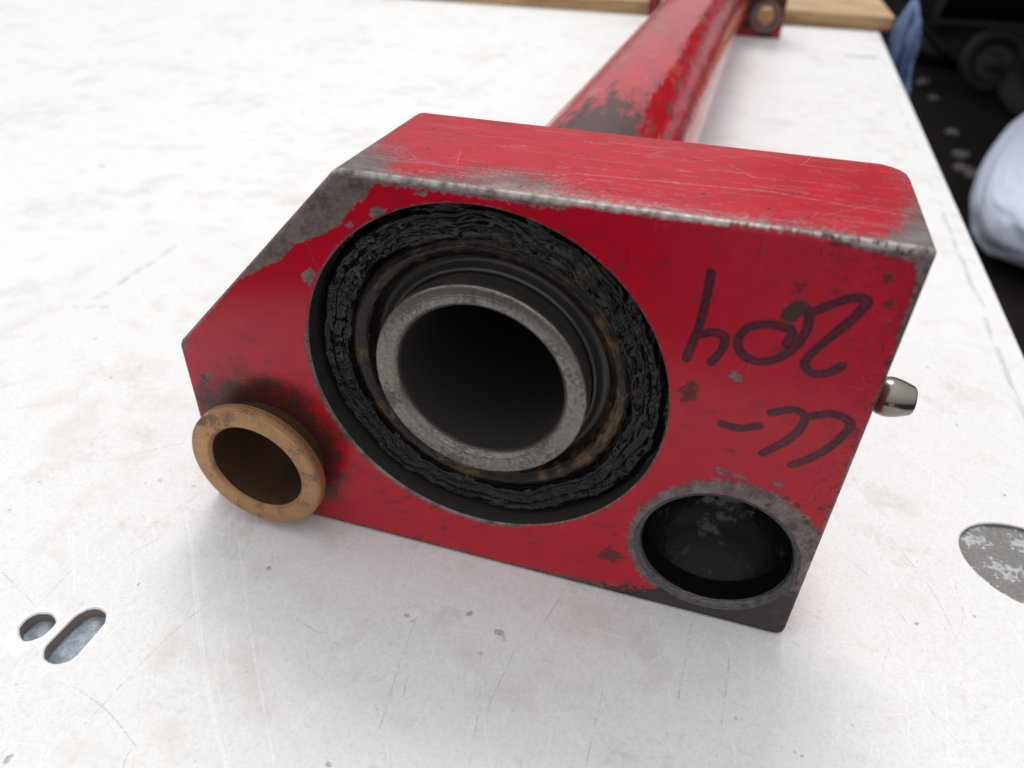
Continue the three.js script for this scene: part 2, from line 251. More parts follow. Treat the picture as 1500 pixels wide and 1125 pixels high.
const F = {
  marks: [[[134.4, 99], [134.5, 93.8], [134.2, 87.4], [132.8, 79]], [[134.6, 85], [137.2, 86.1], [139.5, 85.4], [139.6, 83], [138, 78.9]],
    [[153.8, 94.3], [154.2, 89.8], [152.9, 85.8], [150.1, 82.4], [146.4, 81.1], [143.1, 82.6], [142.2, 85.7], [143.5, 88.4], [146.3, 89.8], [149.8, 89.9], [151.7, 89.3], [151.3, 86]],
    [[154, 93.8], [157.5, 96.5], [161.4, 98.5], [162.9, 98], [161.7, 94.3], [158.5, 89.1], [156.2, 84.8], [155.8, 82], [158.1, 80.6], [160.9, 81.8], [162.3, 83.5]],
    [[142.8, 64], [146.5, 63.6], [150.3, 65.3]], [[152, 69.4], [156.8, 71.1], [158.7, 69.9], [157.8, 64.7], [152.6, 58.1]], [[159.3, 70.1], [164.3, 71.9], [167.6, 70.3], [166.1, 65], [163.1, 60.3], [159.2, 56.6]]].map((s) => spline(s, 5)),
  pits: [[[148.8, 91.3], [149.2, 94.5], [151.3, 96.2], [153.3, 95.7], [153.3, 93.2], [151.3, 91]]],
  bare: [[[52.2, 107.8], [64.5, 108.2], [61.2, 104.2], [56.4, 99.9], [55.2, 97.6], [50.3, 94.3], [41.2, 89.8], [37.7, 86], [29.9, 81.4], [24.1, 77.9], [19.4, 75.6], [14, 69], [30, 88], [50, 108]],
    [[154.2, 109.1], [159.5, 107.9], [164.3, 107.3], [167.7, 107.2], [169.1, 105.2], [170, 101.2], [170.0, 97.4], [170, 92.5], [170.6, 88.5], [173, 87.8], [173, 112], [154, 112]],
    [[-1, 54.1], [1.2, 55.8], [3.4, 57.6], [4.5, 56.9], [3.9, 55.4], [2.1, 53.5], [1.2, 51.3], [-1, 50.8]]],
  chip: [[[43, 83.1], [45.2, 84.9], [46.4, 83.7], [44.4, 80], [42.9, 81.2]], [[62.2, 101.1], [64, 102.6], [65.9, 102.1], [64.6, 100.3], [62, 99.9]], [[56.1, 97.3], [57.5, 98], [57.3, 96.7], [56.2, 96.3]], [[73.3, 106.7], [75.5, 107.5], [75.6, 106.5], [73.9, 106.4]], [[4.6, 44.2], [6.5, 46.4], [9.0, 47.2], [8.6, 45.4], [6.2, 43.2]], [[141.9, 76.6], [142.8, 78], [144.7, 76.7], [144.8, 75.2], [142.8, 75.6]]],
  smudge: [[[132.6, 70.3], [134.1, 73.1], [136, 73.5], [136.5, 69.3], [133.5, 67.4]], [[149.7, 98.8], [151.8, 99.4], [151.9, 97.4], [150.6, 97.5]], [[118.8, 13], [122.6, 17.9], [127.1, 15.1], [124, 12]]],
  scrape: [[[144.3, 51.3], [147, 50.4], [150.8, 50]], [[156.7, 50.7], [158.3, 50.1]], [[144.5, 50.4], [146, 50.0]]],
  dots: [[165, 103.1, 0.9], [166.6, 98.2, 0.8], [170.2, 85.9, 0.9], [155, 108.4, 0.8], [169.1, 68.9, 0.6], [160, 47, 0.5], [163, 45.5, 0.7], [166, 41, 0.8], [168, 46, 0.6], [157, 43.5, 0.5]],
};
const inset = (P, d) => P.map((p, i) => {                          // corners of the outline moved in by d
  const a = P[(i + P.length - 1) % P.length], b = P[(i + 1) % P.length];
  const n1 = [-(p[1] - a[1]), p[0] - a[0]], n2 = [-(b[1] - p[1]), b[0] - p[0]], l1 = Math.hypot(...n1), l2 = Math.hypot(...n2);
  const u = [n1[0] / l1, n1[1] / l1], v = [n2[0] / l2, n2[1] / l2], k = d / (1 + u[0] * v[0] + u[1] * v[1]);
  return [p[0] + (u[0] + v[0]) * k, p[1] + (u[1] + v[1]) * k];
});
const outline = (d) => {                                           // rounded outline, same point count for every inset
  const P = inset(CORN, d), q = [];
  P.forEach((p, i) => {
    const a = P[(i + 4) % 5], b = P[(i + 1) % 5], r = Math.max(FIL[i] - d * 0.6, 0.35);
    const u = [a[0] - p[0], a[1] - p[1]], v = [b[0] - p[0], b[1] - p[1]], lu = Math.hypot(...u), lv = Math.hypot(...v);
    const S = [p[0] + (u[0] / lu) * r, p[1] + (u[1] / lu) * r], E = [p[0] + (v[0] / lv) * r, p[1] + (v[1] / lv) * r];
    for (let k = 0; k <= 4; k++) { const t = k / 4, w0 = (1 - t) * (1 - t), w1 = 2 * t * (1 - t), w2 = t * t; q.push([S[0] * w0 + p[0] * w1 + E[0] * w2, S[1] * w0 + p[1] * w1 + E[1] * w2]); }
  });
  return q;
};
const EDGE = outline(0);
const frontLines = (() => { const r = rng(77), q = []; for (let i = 0; i < 170; i++) { const x = r() * 170, y = r() * 108, l = 1 + r() * r() * 14, t = r() < 0.5 ? 1.5 + (r() - 0.5) * 0.7 : r() * 3.1; q.push([[x, y], [x + Math.cos(t) * l, y + Math.sin(t) * l], 0.03 + r() * 0.07, 0.15 + 0.6 * r() * r()]); } return q; })();
function frontSurface(x, y) {
  const f1 = fbm(x * 0.9, y * 0.9, 4), f2 = fbm(x * 0.22 + 40, y * 0.22, 4), f3 = noise(x * 3.1, y * 3.1), fine = noise(x * 6.3 + 3, y * 6.3);
  let ed = 99; for (let i = 0; i < 5; i++) { const a = CORN[i], b = CORN[(i + 1) % 5], l = Math.hypot(b[0] - a[0], b[1] - a[1]); ed = Math.min(ed, ((b[0] - a[0]) * (y - a[1]) - (b[1] - a[1]) * (x - a[0])) / l); }
  // --- how much of the paint is gone
  let bare = 0, kind = 0, bright = 0;
  for (const P of F.bare) bare = Math.max(bare, smooth(0.25, -0.25, polySDq(x, y, P) + f1 * 1.1));
  for (const P of F.chip) bare = Math.max(bare, smooth(0.15, -0.15, polySDq(x, y, P) + f1 * 1.1 + f3 * 0.2));
  if (x > 50 && y > 100) { const e = 109.56 - y; bare = Math.max(bare, smooth(0.2, -0.2, e - (x < 105 ? 1.9 : x < 136 ? 1.0 : 0.25) + f1 * (x < 105 ? 1.3 : 0.7))); bright = smooth(1.5, 0.7, e) * bare * clamp(0.45 + 1.3 * fbm(x * 0.5 + 8, y * 0.5, 4) + smooth(60, 110, x) * 0.3); }
  if (ed < 5 && x > 150 && y > 8) bare = Math.max(bare, smooth(0.1, -0.15, ed - 0.5 - 3.2 * clamp(f1 * 0.9 + f3 * 0.45 + (y > 85 || y < 50 ? 0.02 : -0.12))));
  if (ed < 2.5) bare = Math.max(bare, smooth(0.15, -0.15, ed - 0.55 + f1 * 0.9));
  const dd = Math.hypot(x - DISH[0], y - DISH[1]), da = Math.atan2(y - DISH[1], x - DISH[0]);
  if (dd < 34) {
    const wide = 1.6 + 2.6 * smooth(-1.9, 0.4, da) * smooth(3.0, 1.2, da) + 1.4 * Math.max(0, Math.cos(da - 0.5));
    bare = Math.max(bare, smooth(0.2, -0.2, dd - DISH[2] - wide + 2.2 * f1 + 0.6 * f3));
    if (y < 26 && da < 0.1) { const m = smooth(0.3, -0.3, y + 1.5 - smooth(112, 132, x + 8 * f2) * 6 - smooth(131, 152, x + 6 * f1) * 13 + 6 * f1); bare = Math.max(bare, m); kind = Math.max(kind, m); }
  }
  if (y < 7) bare = Math.max(bare, smooth(0.2, -0.2, y - 0.9 - smooth(95, 140, x) * 3.2 + 3.4 * f1));
  const rr = Math.hypot(x - REC[0], y - REC[1]), ra = Math.atan2(y - REC[1], x - REC[0]);
  if (rr < 47.5) bare = Math.max(bare, smooth(0.12, -0.12, rr - 45.2 - (ra < -1.3 || ra > 3.0 ? 0.75 : 0) + 0.55 * f1 + 0.15 * f3));
  for (const s of F.scrape) if (Math.abs(x - s[0][0]) < 10 && Math.abs(y - s[0][1]) < 6) bare = Math.max(bare, smooth(0.15, -0.1, lineDist(x, y, s) - 0.45 + 0.9 * f1 + 0.3 * f3));
  const speck = smooth(0.6, 0.68, fbm(x * 1.1 + 11, y * 1.1, 3)) * smooth(0.1, 0.35, f2);
  bare = Math.max(bare, speck * 0.8);
  // --- dirt and grease lying on it
  let dirt = 0;
  const br = Math.hypot(x - BUSH[0], y - BUSH[1]), ba = Math.atan2(y - BUSH[1], x - BUSH[0]);
  if (br < 40) { const reach = 23.0 + 2.2 * Math.sin(ba) + (ba > 0.4 && ba < 2.6 ? 1.5 : 0); const g1 = fbm(x * 0.16 + 9, y * 0.16, 3), g2 = fbm(x * 1.3, y * 1.3 + 5, 4); dirt = Math.max(dirt, smooth(-4.5, 4.5, reach - br + 7 * g1 + 4.5 * g2 + 1.8 * f3) * 0.9); }
  for (const P of F.smudge) dirt = Math.max(dirt, 0.8 * smooth(0.5, -0.6, polySDq(x, y, P) + f1 * 2 + 0.5 * f3));
  for (const [px, py, pr] of F.dots) { const d = Math.hypot(x - px, y - py); if (d < 3) dirt = Math.max(dirt, 0.75 * smooth(0.3, -0.3, d - pr + f1 * 1.2)); }
  const st = fbm(x * 0.10 + y * 0.10, (y - x * 0.5) * 0.42 + 6, 4);   // wiped oily smears
  dirt = Math.max(dirt, 0.5 * smooth(0.12, 0.5, st + 0.15 * f1) * smooth(-0.2, 0.3, f2 + (y < 40 ? 0.22 : -0.14)));
  if (y < 6) dirt = Math.max(dirt, 0.85 * smooth(0.5, -0.7, y - 1.2 + 2.6 * f1 + 0.8 * f3));
  if (x > 150 && ed < 9) dirt = Math.max(dirt, 0.75 * smooth(0.16, 0.4, f1 + 0.3 * f3 - ed * 0.025 + (y > 88 ? 0.05 : 0)));
  // --- colour
  const paint = mix3(RED, [0.37, 0.004, 0.0155], clamp(0.5 + f2 * 0.9));
  let steel = mix3(STEEL, [0.105, 0.078, 0.072], clamp(0.45 + 1.1 * f2 + 0.6 * f1 + 0.15 * f3));
  steel = mix3(steel, [0.032, 0.025, 0.022], kind * 0.9);
  steel = mix3(steel, [0.42, 0.38, 0.35], bright);
  let c = mix3(paint, steel, bare), rough = 0.22 + 0.06 * f2 + (0.34 + 0.12 * f1) * bare, metal = (0.5 + 0.3 * bright) * bare * (1 - 0.6 * kind);
  let h = 0.62 + 0.03 * f2 + 0.012 * fine - bare * (0.14 - 0.05 * f1 - 0.05 * f3);
  if (x > 160 && y > 45 && ed < 12 && bare < 0.5) { const b = smooth(0.28, 0.42, noise(x * 0.75 + 50, y * 0.75) + 0.3 * f3 - ed * 0.02); h += 0.10 * b; rough += 0.06 * b; }  // paint blisters
  for (const [a, b, wd, s] of frontLines) { if (y < Math.min(a[1], b[1]) - 0.4 || y > Math.max(a[1], b[1]) + 0.4 || x < Math.min(a[0], b[0]) - 0.4 || x > Math.max(a[0], b[0]) + 0.4) continue; const m = s * smooth(wd + 0.08, wd * 0.4, segDist(x, y, a, b)) * clamp(0.6 + f1 + 0.4 * f3); if (m > 0) { c = mix3(c, [0.40, 0.16, 0.16], m * 0.5); h -= 0.04 * m; rough += 0.1 * m; } }
  const edgeLine = bare * (1 - bare) * 4; c = mix3(c, [0.06, 0.035, 0.03], 0.35 * edgeLine);
  c = mix3(c, GREASE, dirt); rough += dirt * (0.16 + 0.15 * f1); metal *= 1 - dirt; h += 0.05 * dirt * f1;
  for (const P of F.pits) { const m = smooth(0.25, -0.25, polySDq(x, y, P) + 0.35 * f3 + 1.0 * f1); c = mix3(c, [0.03, 0.022, 0.015], 0.92 * m); h -= 0.45 * m; rough += 0.2 * m; }
  if (x > 128 && y > 52 && y < 104) { let d = 9; for (const s of F.marks) d = Math.min(d, lineDist(x, y, s)); const m = smooth(1.14, 0.84, d + 0.1 * f3 + 0.35 * f2) * (1 - 0.55 * bare); if (m > 0) { c = mix3(c, [0.022, 0.009, 0.019], m * (0.9 + 0.25 * f1 + 0.12 * f2 - 0.12 * smooth(0.45, 0, d))); rough += 0.03 * m; } }
  return [c[0], c[1], c[2], rough, metal, h];
}
const frontTex = surface(1496, 969, -2, -2, 176, 114, frontSurface);

const topLines = (() => { const r = rng(19), q = []; for (let i = 0; i < 260; i++) { const x = 52 + r() * 118, w = Math.pow(r(), 1.3) * 46, l = 1 + r() * r() * r() * 40, t = r() < 0.78 ? (r() - 0.5) * 0.2 : (r() - 0.5) * 2.6; q.push([[x, w], [x + Math.cos(t) * l, w + Math.sin(t) * l], 0.05 + r() * 0.11, 0.35 + 0.6 * r()]); } q.push([[103.6, 15.3], [143, 18.8], 0.22, 0.9], [[143, 18.8], [168, 14.8], 0.22, 1], [[60, 9], [100, 12.5], 0.2, 0.7]); return q; })();
function topSurface(x, w) {                                        // x along the block, w back from its front edge, mm
  const f1 = fbm(x * 1.0, w * 1.3 + 30, 4), f2 = fbm(x * 0.12 + 70, w * 0.2, 4), f3 = noise(x * 4.6, w * 5), fs = fbm(x * 0.3, w * 2.2, 4), fine = noise(x * 7, w * 7);
  const wear = -0.05 + 0.85 * Math.exp(-Math.max(w, 0) / 4.6) + 0.62 * smooth(69, 58, x - w * 0.16) * smooth(34, 6, w) + 0.55 * smooth(160, 171, x) * smooth(30, 4, w) + 0.36 * smooth(164, 171, x) + 0.5 * smooth(12, 0, Math.hypot((x - 92) * 0.5, w - 8)) + 0.10 + 0.6 * smooth(58, 53, x);
  let bare = smooth(-0.05, 0.12, wear - 0.5 + 0.7 * fs + 0.6 * f1 + 0.3 * f3 + 0.12 * fine);
  bare = Math.max(bare, smooth(0.5, 0.62, fs + 0.5 * f3 + 0.25 * f1) * 0.8);
  bare = Math.max(bare, smooth(0.9, 0.2, w) );
  let c = mix3(mix3([0.45, 0.0045, 0.016], [0.355, 0.004, 0.0125], clamp(0.5 + f2)), mix3([0.20, 0.178, 0.17], [0.115, 0.097, 0.092], clamp(0.5 + f2 + 0.8 * fs)), bare);
  let rough = 0.36 + 0.08 * fs + 0.16 * bare, metal = 0.5 * bare, h = 0.6 + 0.02 * fine - 0.12 * bare + 0.05 * fs * bare;
  for (const [a, b, wd, s] of topLines) { if (w < Math.min(a[1], b[1]) - 1 || w > Math.max(a[1], b[1]) + 1) continue; const m = s * smooth(wd + 0.1, wd * 0.5, segDist(x, w, a, b)) * clamp(0.65 + f1 * 1.4 + 0.4 * f3); if (m > 0) { c = mix3(c, [0.30, 0.265, 0.245], m * 0.8); metal = Math.max(metal, 0.5 * m); h -= 0.06 * m; } }
  for (const [px, py] of [[130.2, 12.9], [147.2, 19], [142.8, 9.3], [150, 7.2], [111.7, 8], [116.3, 41.3], [63.5, 33], [68, 19]]) { const d = Math.hypot(x - px, y2(w, py)); if (d < 1.4) { const m = smooth(0.65, 0.3, d + 0.2 * f3); c = mix3(c, [0.03, 0.02, 0.02], m * 0.9); h -= 0.2 * m; } }
  return [c[0], c[1], c[2], rough, metal, h];
}
function y2(a, b) { return a - b; }
const topTex = surface(1024, 400, 50, -2, 124, 50, topSurface);
const wornTex = surface(512, 512, 0, 0, 60, 60, (x, y) => {         // the other sides of the block and the bracket
  const f1 = fbm(x * 0.5, y * 0.5, 4), f2 = fbm(x * 0.09, y * 0.09 + 4, 4), b = smooth(0.15, 0.32, f1 + 0.6 * f2), d = 0.7 * smooth(0.1, 0.5, fbm(x * 0.16 + 20, y * 0.16, 4));
  return [...mix3(mix3([0.43, 0.009, 0.016], [0.15, 0.13, 0.12], b), GREASE, d), 0.4 + 0.15 * b + 0.1 * d, 0.4 * b * (1 - d), 0.6 - 0.12 * b + 0.03 * f1];
});
const PAINT = { specularIntensity: 0.65 };
const frontMat = texMat(frontTex, 0.0006, PAINT), topMat = texMat(topTex, 0.0005, { specularIntensity: 0.2 }), wornMat = texMat(wornTex, 0.0004, PAINT);
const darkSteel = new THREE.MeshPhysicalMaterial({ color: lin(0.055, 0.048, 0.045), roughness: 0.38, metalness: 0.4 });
{
  const pos = [[], [], [], []], uv = [[], [], [], []];
  const put = (m, p) => { pos[m].push(p[0] * MM, p[1] * MM, p[2] * MM); if (m === 0) uv[m].push((p[0] + 2) / 176, (p[1] + 2) / 114); else if (m === 1) uv[m].push((p[0] - 50) / 124, (-p[2] + 2) / 50); else uv[m].push((p[0] + p[1] * 0.7) / 60, (p[2] + p[1] * 0.4) / 60); };
  const rings = [[0, 1.25], [-0.18, 0.72], [-0.55, 0.28], [-1.2, 0], [-12, 0], [-TH + 9, 0], [-TH + 6, 0], [-TH + 4, 0], [-TH + 2.4, 0], [-TH + 1, 0.05], [-TH + 0.25, 0.35], [-TH, 1]];
  const R = rings.map(([z, d]) => { const q = outline(d), rz = 10, k = Math.max(0, rz - (z + TH)), cut = rz - Math.sqrt(Math.max(0, rz * rz - k * k)); return q.map(([x, y]) => [Math.min(x, 170 + (1.53 * y) / 109.56 - cut), y, z]); });
  const n = R[0].length;
  const sideOf = (i) => { const j = (i + 1) % n, a = EDGE[i], b = EDGE[j], nx = b[1] - a[1], ny = -(b[0] - a[0]), l = Math.hypot(nx, ny); return ny / l; };
  for (let k = 0; k + 1 < R.length; k++) for (let i = 0; i < n; i++) {
    const j = (i + 1) % n, ny = sideOf(i), m = k < 3 ? 0 : ny > 0.55 ? 1 : 2;
    const a = R[k][i], b = R[k][j], c = R[k + 1][i], d = R[k + 1][j];
    for (const p of [a, d, b, a, c, d]) put(m, p);
  }
  const circ = (c, r, N = 96) => Array.from({ length: N }, (_, i) => { const t = -(i / N) * 6.283185307; return [c[0] + Math.cos(t) * r, c[1] + Math.sin(t) * r]; });
  const cap = (m, ring, z, hs, flip) => {
    const all = [...ring.map((p) => [p[0], p[1]]), ...hs.flat()];
    const tri = THREE.ShapeUtils.triangulateShape(ring.map((p) => new THREE.Vector2(p[0], p[1])), hs.map((q) => q.map((p) => new THREE.Vector2(p[0], p[1]))));
    for (const t of tri) { const P = t.map((q) => [...all[q], z]); const cr = (P[1][0] - P[0][0]) * (P[2][1] - P[0][1]) - (P[1][1] - P[0][1]) * (P[2][0] - P[0][0]); if ((cr < 0) !== !!flip) P.reverse(); for (const q of P) put(m, q); }
  };
  const rec0 = circ(REC, REC[2] + 0.45, 144), rec1 = circ(REC, REC[2], 144), bu = circ(BUSH, 16.9), di = circ(DISH, DISH[2]);
  cap(0, R[0], 0, [rec0, bu, di]);
  cap(2, R[R.length - 1], -TH, [circ(BUSH, 16.9), circ(REC, 21.6)], true);
  const wall = (m, A, za, B, zb) => { for (let i = 0; i < A.length; i++) { const j = (i + 1) % A.length; const a = [...A[i], za], b = [...A[j], za], c = [...B[i], zb], d = [...B[j], zb]; for (const p of [a, b, d, a, d, c]) put(m, p); } };
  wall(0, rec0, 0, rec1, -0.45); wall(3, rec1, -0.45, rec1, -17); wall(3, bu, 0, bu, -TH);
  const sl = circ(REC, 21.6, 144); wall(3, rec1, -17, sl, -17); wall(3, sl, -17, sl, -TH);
  const g = new THREE.BufferGeometry(); let s = 0;
  g.setAttribute('position', new THREE.Float32BufferAttribute(pos.flat(), 3)); g.setAttribute('uv', new THREE.Float32BufferAttribute(uv.flat(), 2));
  pos.forEach((p, m) => { g.addGroup(s, p.length / 3, m); s += p.length / 3; });
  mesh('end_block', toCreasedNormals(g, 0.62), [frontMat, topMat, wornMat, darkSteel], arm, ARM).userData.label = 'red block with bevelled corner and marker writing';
}
// the ball socket at the lower corner
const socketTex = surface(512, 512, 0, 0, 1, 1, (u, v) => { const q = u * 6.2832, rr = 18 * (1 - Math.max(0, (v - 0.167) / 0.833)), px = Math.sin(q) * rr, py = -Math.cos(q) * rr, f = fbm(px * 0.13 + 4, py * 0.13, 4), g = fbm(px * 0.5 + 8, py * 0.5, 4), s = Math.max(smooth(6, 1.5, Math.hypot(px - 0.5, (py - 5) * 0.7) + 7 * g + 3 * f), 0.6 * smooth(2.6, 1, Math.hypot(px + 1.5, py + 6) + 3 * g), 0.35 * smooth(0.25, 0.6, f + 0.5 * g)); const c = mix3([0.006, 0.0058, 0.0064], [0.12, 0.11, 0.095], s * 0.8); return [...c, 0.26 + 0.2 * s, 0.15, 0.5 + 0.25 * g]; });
const rimTex = surface(512, 64, 0, 0, 1, 1, (u, v) => { const f = fbm(u * 60, v * 8, 4); return [...mix3([0.13, 0.12, 0.125], [0.05, 0.043, 0.04], clamp(0.5 + 1.2 * f)), 0.42, 0.6, 0.5 + 0.4 * f]; });
{
  const prof = []; const rim = 17.9, depth = 10.5, RS = (rim * rim + depth * depth) / (2 * depth), zc = -7.5 - depth + RS; for (let i = 0; i < 8; i++) prof.push([18.2 - 0.3 * Math.pow(i / 8, 2), -1.8 - (i / 8) * 5.7]);
  const amax = Math.asin(rim / RS); for (let i = 0; i <= 40; i++) { const a = amax * (1 - i / 40); prof.push([Math.max(RS * Math.sin(a), 0.001), zc - RS * Math.cos(a)]); }
  const socket = mesh('socket', latheZ(prof, DISH[0], DISH[1]), texMat(socketTex, 0.0002, { specularIntensity: 0.32, side: THREE.DoubleSide }), arm, ARM);
  socket.userData.label = 'dark oily ball socket in the corner';
  mesh('socket_rim', latheZ([[20.0, 0], [19.7, -0.25], [18.9, -0.5], [18.5, -0.9], [18.2, -1.8]], DISH[0], DISH[1]), texMat(rimTex, 0.0001, { side: THREE.DoubleSide }), socket);
  socket.children[0].geometry.translate(-ARM[0], -ARM[1], -ARM[2]);
}
// bronze bushing
const bronzeTex = surface(1024, 256, 0, 0, 1, 1, (u, v) => {
  const a = u * 6.2832, rr = 14 + (v - 0.09) * 16, x = Math.cos(a) * rr, y = Math.sin(a) * rr, f = fbm(x * 0.16, y * 0.16, 5), g = fbm(x * 1.1, y * 1.1, 3); let s = smooth(0.12, 0.42, f + 0.4 * g); const pd = Math.hypot((u - 0.625) * 120, (v - 0.44) * 22); s = Math.max(s, 1.25 * smooth(3.2, 2.2, pd + 1.6 * g));
  return [...mix3(mix3([0.47, 0.275, 0.135], [0.37, 0.205, 0.095], clamp(0.5 + f + 0.5 * g)), [0.15, 0.085, 0.06], s * 0.7), 0.46 + 0.12 * s + 0.08 * g, 0.8 - 0.45 * s, 0.5 + 0.2 * g - 0.15 * s + 0.35 * noise(rr * 5.5, 2) + 0.15 * noise(rr * 13, u * 9)];
});
{
  const prof = [[13.94, 7.9], [14.3, 8.55], [14.9, 8.95], [17, 9.02], [19.1, 9.0], [19.75, 8.85], [20.1, 8.4], [20.16, 7.6], [20.16, 5.9], [19.9, 5.35], [19.3, 5.15], [17.2, 5.1]];
  const b = mesh('bronze_bushing', latheZ(prof, ...BUSH), texMat(bronzeTex, 0.00022, { side: THREE.DoubleSide }), arm, ARM);
  b.userData.label = 'tan bronze flanged bushing sticking out of the corner';
  const neck = new THREE.MeshPhysicalMaterial({ color: lin(0.09, 0.05, 0.026), roughness: 0.45, metalness: 0.5, side: THREE.DoubleSide });
  mesh('bushing_neck', latheZ([[17.4, 5.2], [17.2, 4], [16.8, 2], [16.8, -TH + 0.2]], ...BUSH), neck, b, ARM);
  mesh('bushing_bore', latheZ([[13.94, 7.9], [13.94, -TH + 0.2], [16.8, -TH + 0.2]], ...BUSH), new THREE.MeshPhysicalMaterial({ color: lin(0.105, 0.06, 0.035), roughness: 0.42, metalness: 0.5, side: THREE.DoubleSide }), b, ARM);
}
// sleeve in the bearing recess
const sleeveTex = surface(1024, 128, 0, 0, 1, 1, (u, v) => {
  const a = u * 6.2832, rr = 22.4 + 19 * (v - 0.36), f = fbm(Math.cos(a) * rr * 0.11, Math.sin(a) * rr * 0.11 + 3, 5), g = fbm(Math.cos(a) * rr * 0.9, Math.sin(a) * rr * 0.9, 4), s = smooth(-0.15, 0.45, f + 0.5 * g);
  return [...mix3(mix3([0.27, 0.245, 0.22], [0.19, 0.168, 0.152], clamp(0.5 + g)), [0.08, 0.064, 0.058], s * 0.8), 0.36 + 0.1 * g + 0.08 * s, 0.9 - 0.25 * s, 0.5 + 0.2 * g + 0.3 * noise(rr * 6, 5) + 0.15 * noise(rr * 14, u * 12)];
});
{
  const s = mesh('steel_sleeve', latheZ([[20.87, -2.2], [20.95, -1.3], [21.35, -0.55], [21.9, -0.1], [22.4, 0.28], [24.3, 0.34], [26.0, 0.28], [26.45, 0.0], [26.64, -0.55], [26.64, -4.0], [26.2, -4.6], [26.2, -15]], ...REC), texMat(sleeveTex, 0.00012, { side: THREE.DoubleSide }), arm, ARM);
  s.userData.label = 'bare steel sleeve ring in the greasy bearing';
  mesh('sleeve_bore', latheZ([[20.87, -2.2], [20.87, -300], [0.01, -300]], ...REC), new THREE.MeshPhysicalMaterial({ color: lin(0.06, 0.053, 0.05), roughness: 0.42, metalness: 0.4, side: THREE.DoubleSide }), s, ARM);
  const raceTex = surface(1024, 64, 0, 0, 1, 1, (u, v) => { const a = u * 6.2832, f = fbm(Math.cos(a) * 2.4 + 4, Math.sin(a) * 2.4, 4), g = fbm(u * 70, v * 9, 4), t = smooth(-0.05, 0.4, f + 0.6 * g); return [...mix3([0.016, 0.0115, 0.009], [0.13, 0.075, 0.034], t * 0.8), 0.32 + 0.12 * g, 0.45, 0.5 + 0.4 * g]; });
  mesh('bearing_race', latheZ([[35.5, -5.6], [34.4, -4.9], [33.4, -4.8], [31.9, -5.4], [30.8, -6.3], [30.3, -8.2], [30.2, -12.5]], ...REC), texMat(raceTex, 0.0003, { side: THREE.DoubleSide }), arm, ARM).userData.label = 'brown oily ring of the bearing';
  mesh('inner_seal', latheZ([[30.4, -9.4], [29.2, -8.9], [28.0, -9.2], [27.6, -7.4], [27.1, -6.6], [26.5, -7.0]], ...REC), darkSteel, arm, ARM);
  // the lumpy black grease packed round it
  const NT = 1300, NR = 100, P = [], C = [], I = [];
  for (let i = 0; i < NT; i++) for (let k = 0; k <= NR; k++) {
    const t = (i / NT) * 6.283185307, r = 44.92 - (k / NR) * 11.3, ct = Math.cos(t), sn = Math.sin(t);
    const n2 = (f, o) => fbm(ct * f + o, sn * f - o, 4);
    const inner = 35.2 + 1.5 * n2(2.2, 5) + 0.5 * n2(9, 2), band = smooth(inner - 0.6, inner + 1.2, r), out = smooth(44.9, 42.6, r);
    const a = t * 36;                                               // arc length, roughly mm
    const wob = r + 1.8 * fbm(ct * 3.2, sn * 3.2, 2);
    const gx = REC[0] + r * ct, gy = REC[1] + r * sn;
    const str = Math.abs(fbm(ct * 3.6 + wob * 0.4, sn * 3.6 - wob * 0.36, 2)), lump = fbm(gx * 0.24 + 0.12 * wob, gy * 0.24, 2), tiny = fbm(gx * 0.9, gy * 0.9 + 9, 2);
    const bead = (Math.sqrt(Math.max(0, noise(gx * 1.15 + 3, gy * 1.15) - 0.3)) * 1.1 + Math.sqrt(Math.max(0, noise(gx * 2.0 + 7, gy * 2.0) - 0.34)) * 0.9) * smooth(0.0, 0.3, n2(4, 16) + 0.4 * lump);
    const ridge = Math.pow(Math.abs(Math.sin(wob * 1.15 + 2.6 * n2(2.4, 11))), 3) * 0.5;
    const full = smooth(-0.55, 0.35, sn * 0.75 + ct * 0.55 + 0.25 * n2(3, 4));   // packed out to the wall at the top and right
    const o2 = 1 - (1 - out) * (1 - 0.7 * full);
    let z = -4.6 + 1.5 * full - 3.6 * (1 - o2) + o2 * (0.7 * str + 0.75 * lump + 0.08 * tiny * smooth(-0.25, 0.25, n2(5, 30)) + 0.42 * bead + ridge) + 0.9 * n2(2.6, 7);
    z = Math.min(z, -0.9);
    z = z * band + (-6.9 + 0.25 * lump) * (1 - band);
    P.push((REC[0] + r * ct) * MM, (REC[1] + r * sn) * MM, z * MM);
    const br = smooth(0.25, 0.55, n2(7, 20) + 0.4 * lump) * 0.5; C.push(...mix3([0.0045, 0.004, 0.004], [0.035, 0.022, 0.012], br));
  }
  for (let i = 0; i < NT; i++) for (let k = 0; k < NR; k++) { const a = i * (NR + 1) + k, b = ((i + 1) % NT) * (NR + 1) + k; I.push(a, b, a + 1, b, b + 1, a + 1); }
  const g = new THREE.BufferGeometry(); g.setAttribute('position', new THREE.Float32BufferAttribute(P, 3)); g.setAttribute('color', new THREE.Float32BufferAttribute(C, 3)); g.setIndex(I); g.computeVertexNormals();
  const gm = mesh('grease', g, new THREE.MeshPhysicalMaterial({ vertexColors: true, roughness: 0.11, metalness: 0, specularIntensity: 0.6, side: THREE.DoubleSide }), arm, ARM);
  gm.userData.label = 'lumpy black glossy grease packed round the bearing';
}
